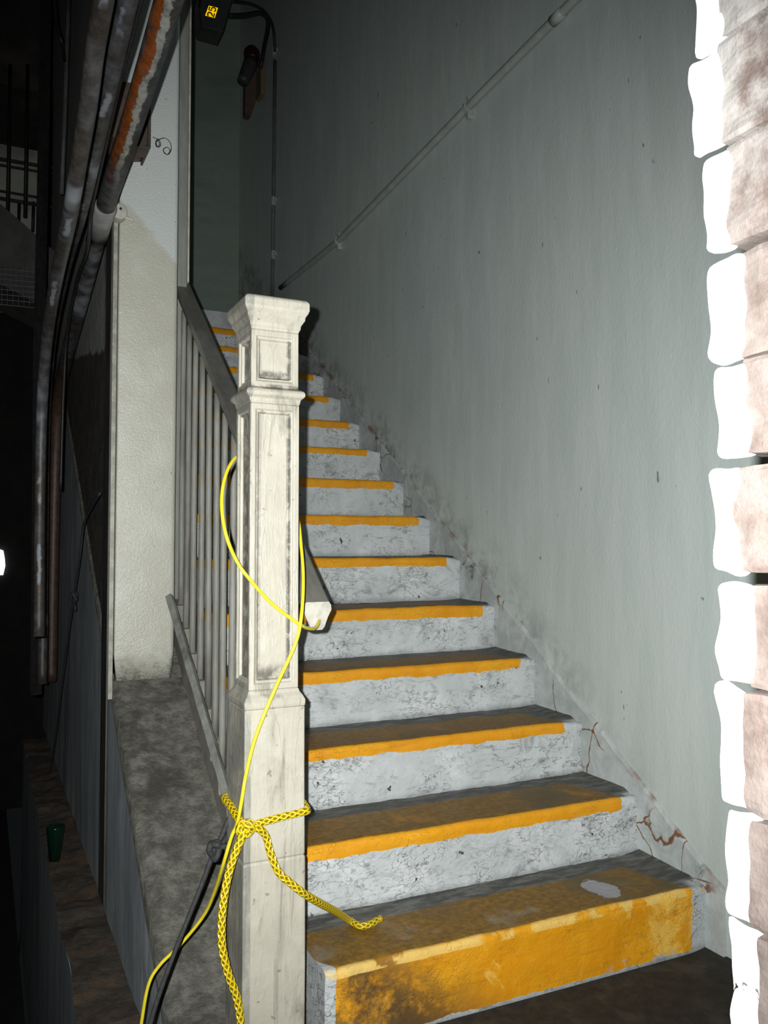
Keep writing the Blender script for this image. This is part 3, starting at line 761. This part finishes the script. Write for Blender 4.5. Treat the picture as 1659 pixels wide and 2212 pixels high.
cpt = smoothpath([P(495, 34, y=YB+.08), P(530, 33, y=5.2), P(562, 28, y=5.4), P(578, 42, y=5.5), P(578, 65, y=5.6), P(571, 100, y=5.8), P(566, 130, y=5.9), P(562, 148, y=5.93)], 6)
tag(MB().tube(cpt, .016, 8).build('thick_cable', M['rubber'], smooth=True), 'thick black cable looping from the tagged box down to the wall lamp', 'cable')
cpt = smoothpath([P(500, 2, y=YB+.08), P(540, 8, y=5.2), P(568, 22, y=5.4), P(585, 45, y=5.5), P(592, 75, y=5.58), P(594, 112, x=WX-.02)], 6)
tag(MB().tube(cpt, .010, 8).build('thin_cable', M['rubber'], smooth=True), 'thin black cable arching from the tagged box to the wall conduit', 'cable')

# ------------------------------------------------------------------ overhead pipes at upper left
GP = 'overhead pipes at the upper left'
def run(name, pts, x, r, mat, label, tail=None):
    q = [P(u, v, x=x) for u, v in pts]
    mb = MB().tube(resample(smoothpath(q, 8), .05), r, 20)
    o = mb.build(name, mat, smooth=True); tag(o, label, 'pipe', GP); return o
ra = run('overhead_pipe', [(405, -120), (365, 0), (328, 125), (290, 250), (232, 432), (188, 600), (142, 780), (127, 860), (121, 960), (117, 1100), (113, 1300), (110, 1480)], .348, .0305, M['pipeA'], 'wide flaking pipe with orange rust crossing in front of the white column')
rb = run('overhead_pipe', [(312, -150), (276, 0), (236, 180), (205, 320), (175, 450), (140, 580), (116, 700), (104, 800), (99, 900), (96, 1050), (93, 1300), (91, 1500)], .262, .0225, M['pipeB'], 'grey worn pipe just left of the rusty flaking pipe')
rc_ = run('overhead_pipe', [(246, -150), (224, 0), (205, 110), (190, 230), (170, 350), (150, 470), (126, 580), (108, 680), (97, 780), (90, 900), (86, 1100), (84, 1400)], .185, .019, M['pipeB'], 'brown and grey pipe leftmost of the overhead runs')
cb = smoothpath([P(u, v, x=.292) for u, v in ((330, -110), (304, 0), (282, 90), (262, 165), (240, 260), (222, 340), (198, 450), (188, 540), (165, 610), (145, 720), (138, 830), (134, 940), (131, 1060))], 6)  # black strip along the gap between the two pipes
tag(MB().tube(cb, .006, 8).build('overhead_strip', M['rubber'], smooth=True), 'black strip running between the rusty pipe and the grey pipe', 'cable')
# couplings/bands belong to the pipes
for (o, x, u, v, r, dv) in ((ra, .348, 217, 488, .0345, 42),):
    a_, b_ = P(u+dv*.28, v-dv, x=x), P(u-dv*.24, v+dv*.8, x=x)
    MB().tube([a_, a_+(b_-a_)*.5, b_], r, 20).build('pipe_coupling', M['couplinggrey'], parent=o, smooth=True)
# rusty box fixed to the column
c1, c2 = P(238, 168, y=2.93), P(327, 322, y=2.93)
jb = empty('junction_box', ((c1.x+c2.x)/2, 3.0, c2.z), 'rusty brown steel box fixed on the column behind the flaking pipe', 'junction box')
mb = MB(); mb.prism([(c1.x, c1.z), (c2.x-.012, c1.z), (c2.x-.012, c2.z+.012), (c2.x-.05, c2.z+.004), (c1.x, c2.z+.02)], 'y', 2.93, 3.076); mb.build('box_body', M['rustbox'], parent=jb, bevel=.004)
MB().box((c2.x-.013, 2.918, c2.z), (c2.x-.006, 3.076, c1.z)).build('side_flange', M['steeldark'], parent=jb)
MB().box((c2.x-.07, 2.922, c2.z-.004), (c2.x-.012, 3.0, c2.z+.003)).build('bottom_lip', M['rustbox'], parent=jb)
wpts = [(330, 296), (340, 301), (344, 312), (338, 317), (336, 307), (342, 300), (347, 312), (341, 318), (337, 308), (344, 301), (356, 298), (366, 306), (370, 320), (364, 333), (355, 331), (353, 322), (361, 318), (367, 325), (361, 334), (354, 328)]
wz = [P(u, v, y=2.99-.02*math.sin(i*.9)) for i, (u, v) in enumerate(wpts)]
tag(MB().tube(smoothpath(wz, 6), .0011, 6).build('curled_wire', M['wire'], smooth=True), 'thin curled wire sticking out of the rusty box against the column', 'wire')
# pale clamp on the column's edge
c = P(257, 461, y=3.03)
cl = empty('pipe_clamp', c, 'small pale cast clamp with a bolt on the left edge of the column', 'clamp')
mb = MB(); prof2 = []
for k in range(15):
    a = math.radians(-100+k*15.5); prof2.append((c.x+.025*math.cos(a), c.z+.028*math.sin(a)))
prof2 += [(c.x-.036, c.z+.012), (c.x-.042, c.z-.02)]
mb.prism(prof2, 'y', 3.005, 3.055); mb.build('clamp_body', M['clampwhite'], parent=cl, bevel=.004)
mb = MB().tube([c+Vector((.02, -.005, -.012)), c+Vector((.048, -.008, -.018))], .006, 8); mb.build('bolt', M['clampwhite'], parent=cl)
mb = MB().lathe([(.0045, 0), (.0045, .003)], (c.x+.002, 3.002, c.z+.008), 10, 'y'); mb.build('bolt_hole', M['rubber'], parent=cl)

# ------------------------------------------------------------------ things in the dark space at left
tag(MB().box((-2.9, 8.4, 3.3), (.42, 8.52, 5.2)).build('plaster_panel', M['bgpaint']), 'dim pale plaster panel behind the dark bars at far left', 'wall panel')
tag(MB().box((-2.9, 7.2, P(60, 322, y=8.3).z), (.47, 8.3, 6.45)).build('dark_gallery', M['bgdark']), 'dark gallery overhead in the upper left corner', 'gallery')
rw = empty('bar_railing', P(40, 450, y=7.0), 'dark railing of bars in front of the pale panel at far left', 'railing')
for u in (19, 57):
    a_ = P(u+3, 140, y=7.0); b_ = P(u-3, 470, y=7.0); MB().tube([a_, b_], .013, 8).build('upright_bar', M['rubber'], parent=rw, smooth=True)
for v in (345, 358, 414, 430):
    a_ = P(-60, v-12, y=7.05); b_ = P(128, v+20, y=7.05)
    MB().tube([a_, b_], .014 if v in (345, 430) else .010, 8).build('cross_bar', M['bgdark'], parent=rw, smooth=True)
for u in (41, 72):
    MB().tube([P(u, 436, y=7.08), P(u-2, 500, y=7.08)], .010, 8).build('short_bar', M['rubber'], parent=rw, smooth=True)
p_ = [P(-150, 385, y=6.2), P(0, 440, y=6.2), P(128, 552, y=6.2)]
mb = MB(); mb.prism([(p_[0].x, p_[0].z), (p_[1].x, p_[1].z), (p_[2].x, p_[2].z), (p_[2].x, p_[2].z-.42), (p_[1].x, p_[1].z-.55), (p_[0].x, p_[0].z-.6)][::-1], 'y', 6.2, 6.9)
tag(mb.build('far_stair_flight', M['bgstair']), 'dim flight of stairs sloping down across the far left', 'stairs')
mb = MB()
for i in range(9):
    u = -20+i*12; mb.tube([P(u, 575, y=6.1), P(u, 660, y=6.1)], .0035, 5)
for i in range(8):
    v = 578+i*11; mb.tube([P(-30, v, y=6.095), P(80, v+10, y=6.095)], .0035, 5)
tag(mb.build('wire_mesh', M['greypipe']), 'small square wire mesh below the dim stair flight', 'mesh')
tag(MB().tube([P(100, -60, y=4.4), P(92, 400, y=4.4), P(84, 760, y=4.4), P(80, 1250, y=4.4), P(78, 1500, y=4.4)], .026, 4).build('dark_post', M['rubber']), 'black square post standing left of the overhead pipes', 'post')
tag(MB().tube([P(149, -40, y=4.6), P(146, 60, y=4.6), P(140, 250, y=4.6), P(133, 420, y=4.6)], .0115, 10).build('upright_conduit', M['greypipe'], smooth=True), 'straight grey upright conduit between the black post and the pipes', 'conduit')
tag(MB().tube(smoothpath([P(115, -30, y=4.3), P(122, 50, y=4.3), P(134, 95, y=4.3), P(139, 130, y=4.5)], 5), .009, 8).build('hanging_cable', M['rubber'], smooth=True), 'short black cable slanting to the upright grey conduit', 'cable')
mb = MB().tube(smoothpath([P(107, 880, x=.33), P(110, 905, x=.33), P(107, 930, x=.33), P(109, 1000, x=.33), P(105, 1100, x=.33)], 4), .008, 8)
cn = mb.build('thin_conduit', M['pipewhite'], smooth=True); tag(cn, 'thin pale conduit with a joint below the overhead pipes', 'conduit')
mb = MB().tube([P(104, 893, x=.325), P(102, 918, x=.325)], .016, 10); mb.build('conduit_joint', M['pipewhite'], parent=cn, smooth=True)
# knotted black cord hanging along the stringer
cp = smoothpath([P(u, v, x=.372) for u, v in ((216, 1066), (200, 1092), (181, 1135), (173, 1200), (162, 1275), (158, 1300), (148, 1370), (135, 1470), (120, 1590), (104, 1690), (84, 1760), (62, 1900), (45, 2000), (38, 2120))], 6)
hc = MB().tube(cp, .0052, 8).build('knotted_cord', M['cord'], smooth=True)
tag(hc, 'black cord with a knot hanging down beside the dark stringer wall', 'rope')
c = P(160, 1288, x=.370)
mb = MB().tube(smoothpath([c+Vector((.012*math.cos(a), .02*math.sin(a*1.0), .016*math.sin(2*a))) for a in [i*.6 for i in range(11)]], 4), .0065, 8)
mb.tube(smoothpath([c, c+Vector((0, -.03, -.03)), c+Vector((0, -.055, -.045)), c+Vector((0, -.05, -.06))], 4), .006, 8)
mb.build('knot', M['cord'], parent=hc, smooth=True)
# green cup on the brick footing
c = P(118, 1862, z=-.175)
cu = MB().lathe([(.022, 0), (.034, .13), (.0345, .14), (.032, .14), (.020, .008)], (c.x, c.y, -.168), 24).build('green_cup', M['greenglass'], smooth=True)
tag(cu, 'dark green plastic cup standing on the brown brick ledge', 'cup')

# ------------------------------------------------------------------ yellow cable, yellow rope, black cord
YF = 1.673
cpath = [(303, 2225, 1.95), (320, 2130, 1.95), (345, 2085, 1.95), (390, 2040, 1.94), (440, 1978, 1.90), (464, 1925, 1.83), (482, 1868, 1.74), (500, 1808, 1.71), (512, 1780, 1.695), (521, 1735, YF), (531, 1675, YF+.003), (548, 1605, YF+.003), (570, 1545, YF+.003), (600, 1475, 1.683), (628, 1415, 1.690), (645, 1368, 1.692), (653, 1310, 1.705), (655, 1240, 1.75), (650, 1175, 1.80), (643, 1120, 1.835), (620, 1050, 1.85), (570, 1000, 1.85), (520, 984, 1.83), (495, 1008, 1.79), (481, 1055, 1.75), (480, 1110, 1.73), (492, 1168, 1.715), (516, 1220, 1.698), (545, 1258, 1.693), (580, 1297, 1.694), (615, 1326, 1.694), (645, 1347, 1.696), (664, 1357, 1.73), (680, 1357, 1.77), (688, 1346, 1.80), (691, 1334, 1.845)]
cp = smoothpath([P(u, v, y=y) for u, v, y in cpath], 7)
tag(MB().tube(cp, .0039, 10).build('yellow_cable', M['cable'], smooth=True), 'thin smooth yellow cable looped around the newel post and trailing to the floor', 'cable')
def rprof(a, l):
    k = 330
    return .91+.12*max(math.sin(4*a+k*l), math.sin(4*a-k*l))
RR = .0083
rp = empty('yellow_rope', P(537, 1790, y=1.66), 'braided yellow rope knotted round the foot of the newel post', 'rope')
yfr = NC[1]-H-.0115-RR*.9
xr, xl, yb_r = NC[0]+H+.0115+RR*.9, NC[0]-H-.0115-RR*.9, NC[1]+H+.0115+RR*.9
kn = P(537, 1786, y=yfr-.004)
def ropebit(pts, name, closed=False):
    q = resample(smoothpath(pts, 8, closed), .0022, closed)
    return MB().tube(q, RR, 16, closed, rprof).build(name, M['rope'], parent=rp, smooth=True)
rt_ = P(664, 1751, y=yfr+.004)
zl = P(492, 1727, y=NC[1]+.05).z
loop = [kn, P(575, 1774, y=yfr), P(620, 1762, y=yfr), Vector((xr-.012, yfr+.001, rt_.z)), Vector((xr, yfr+.014, rt_.z)), Vector((xr, NC[1], rt_.z+.01)), Vector((xr-.004, yb_r-.008, rt_.z+.012)), Vector((xr-.02, yb_r, rt_.z+.014)), Vector((xl+.02, yb_r, zl)), Vector((xl+.001, yb_r-.012, zl)), P(498, 1740, x=xl), P(512, 1764, x=xl), Vector((xl+.003, yfr+.008, kn.z+.008)), kn+Vector((-.004, .001, .002))]
ropebit(loop, 'loop')
y1 = yfr-.004
ropebit([kn, P(556, 1788, y=y1-.006), P(574, 1806, y=y1), P(584, 1842, y=y1), P(602, 1884, y=y1-.002), P(628, 1908, y=y1-.002), P(656, 1930, y=y1+.004), P(690, 1950, y=1.73), P(724, 1968, y=1.84), P(752, 1986, z=.196), P(778, 2000, z=.1875), P(800, 1996, z=.1875), P(818, 1986, z=.1885)], 'long_tail')
ropebit([kn+Vector((-.004, -.006, -.002)), P(524, 1806, y=y1-.012), P(510, 1838, y=y1-.012), P(496, 1880, y=y1-.010), P(485, 1930, y=y1-.01), P(479, 1990, y=y1-.01), P(480, 2045, y=y1-.01), P(492, 2100, y=y1-.01), P(510, 2150, y=y1-.01), P(519, 2200, y=y1-.01), P(520, 2250, y=y1-.01)], 'hanging_tail')
kk = []
for i in range(22):
    a = i/22*4*math.pi
    kk.append(kn + RT*(.0115*math.cos(a)*(1.0+.2*math.sin(a/2))) + UP*(.010*math.sin(a)) + FW*(-.008+.006*math.sin(a*1.5)) + RT*(-.004) )
ropebit(kk, 'knot')
c = P(820, 1985, z=.19)
MB().lathe([(.003, -.004), (.0085, -.003), (.0092, .003), (.007, .007), (.002, .008)], c, 12, 'x').build('rope_end', M['rope'], parent=rp, smooth=True)

bc = empty('black_cord', P(465, 1830, y=1.80), 'black cord tied behind the newel post with a knot, running down to the floor', 'cord')
def cordbit(pts, name, r=.0055): return MB().tube(smoothpath([P(u, v, y=y) for u, v, y in pts], 6), r, 10).build(name, M['cord'], parent=bc, smooth=True)
cordbit([(519, 1752, 1.85), (500, 1760, 1.82), (486, 1788, 1.81), (476, 1812, 1.805), (466, 1830, 1.80)], 'strand')
cordbit([(519, 1772, 1.86), (503, 1790, 1.83), (488, 1812, 1.815), (470, 1834, 1.80)], 'strand')
cordbit([(464, 1832, 1.80), (452, 1866, 1.80), (432, 1920, 1.79), (404, 1990, 1.78), (372, 2070, 1.77), (340, 2160, 1.76), (318, 2235, 1.75)], 'long_strand', .0050)
c = P(464, 1834, y=1.798)
mb = MB().tube(smoothpath([c+RT*(.010*math.cos(a))+UP*(.016*math.sin(a)+.004*math.cos(2*a))+FW*(.008*math.sin(1.5*a)) for a in [i*.7 for i in range(19)]], 4), .0066, 8)
mb.tube(smoothpath([c+RT*.004, P(478, 1830, y=1.79), P(488, 1828, y=1.79), P(490, 1836, y=1.79)], 4), .006, 8)
mb.build('knot', M['cord'], parent=bc, smooth=True)

# ------------------------------------------------------------------ brick edge of the opening at right
bp = empty('brick_pier', (.50, .36, .4), 'rough brick edge of the opening at far right with a thick white limewashed corner', 'brick pier')
def at_d(u, v, d): return CAM + (FW + RT*((u-829.5)/FPX) - UP*((v-1106)/FPX))*d
D0 = .56
courses = [(-150, 104, 1508, 36), (112, 326, 1499, 46), (331, 541, 1516, 46), (556, 776, 1538, 56), (784, 984, 1556, 44), (1013, 1234, 1535, 44), (1262, 1481, 1560, 52), (1489, 1742, 1562, 46), (1756, 1986, 1578, 44), (2002, 2275, 1598, 38), (2290, 2530, 1604, 38)]
mbk = MB(); mpl = MB()
for k, (v0, v1, ul, wd) in enumerate(courses):
    vm = (v0+v1)/2
    xl_, xm = P(ul, vm, y=.414).x, P(ul+wd+(6 if k < 7 else -6), vm, y=.394).x
    z1, z0 = P(ul+25, v0, y=.405).z, P(ul+25, v1, y=.405).z
    mpl.blob((xl_, .391, z0), (xm+.012, .419+.003*math.sin(k*2.3), z1), 20, .0030, 42, .42, k)
    mbk.blob((xm+.001, .12, z0-.001), (.60, .396, z1+.0012), 16, .0018, 60, .05, k+30)
mbk.box((.500, .12, .55), (.60, .39, 1.62))
mpl.build('limewashed_corner', M['limewash'], parent=bp, smooth=True, weld=True)
o = mbk.build('brickwork', M['pierbrick'], parent=bp, weld=True)
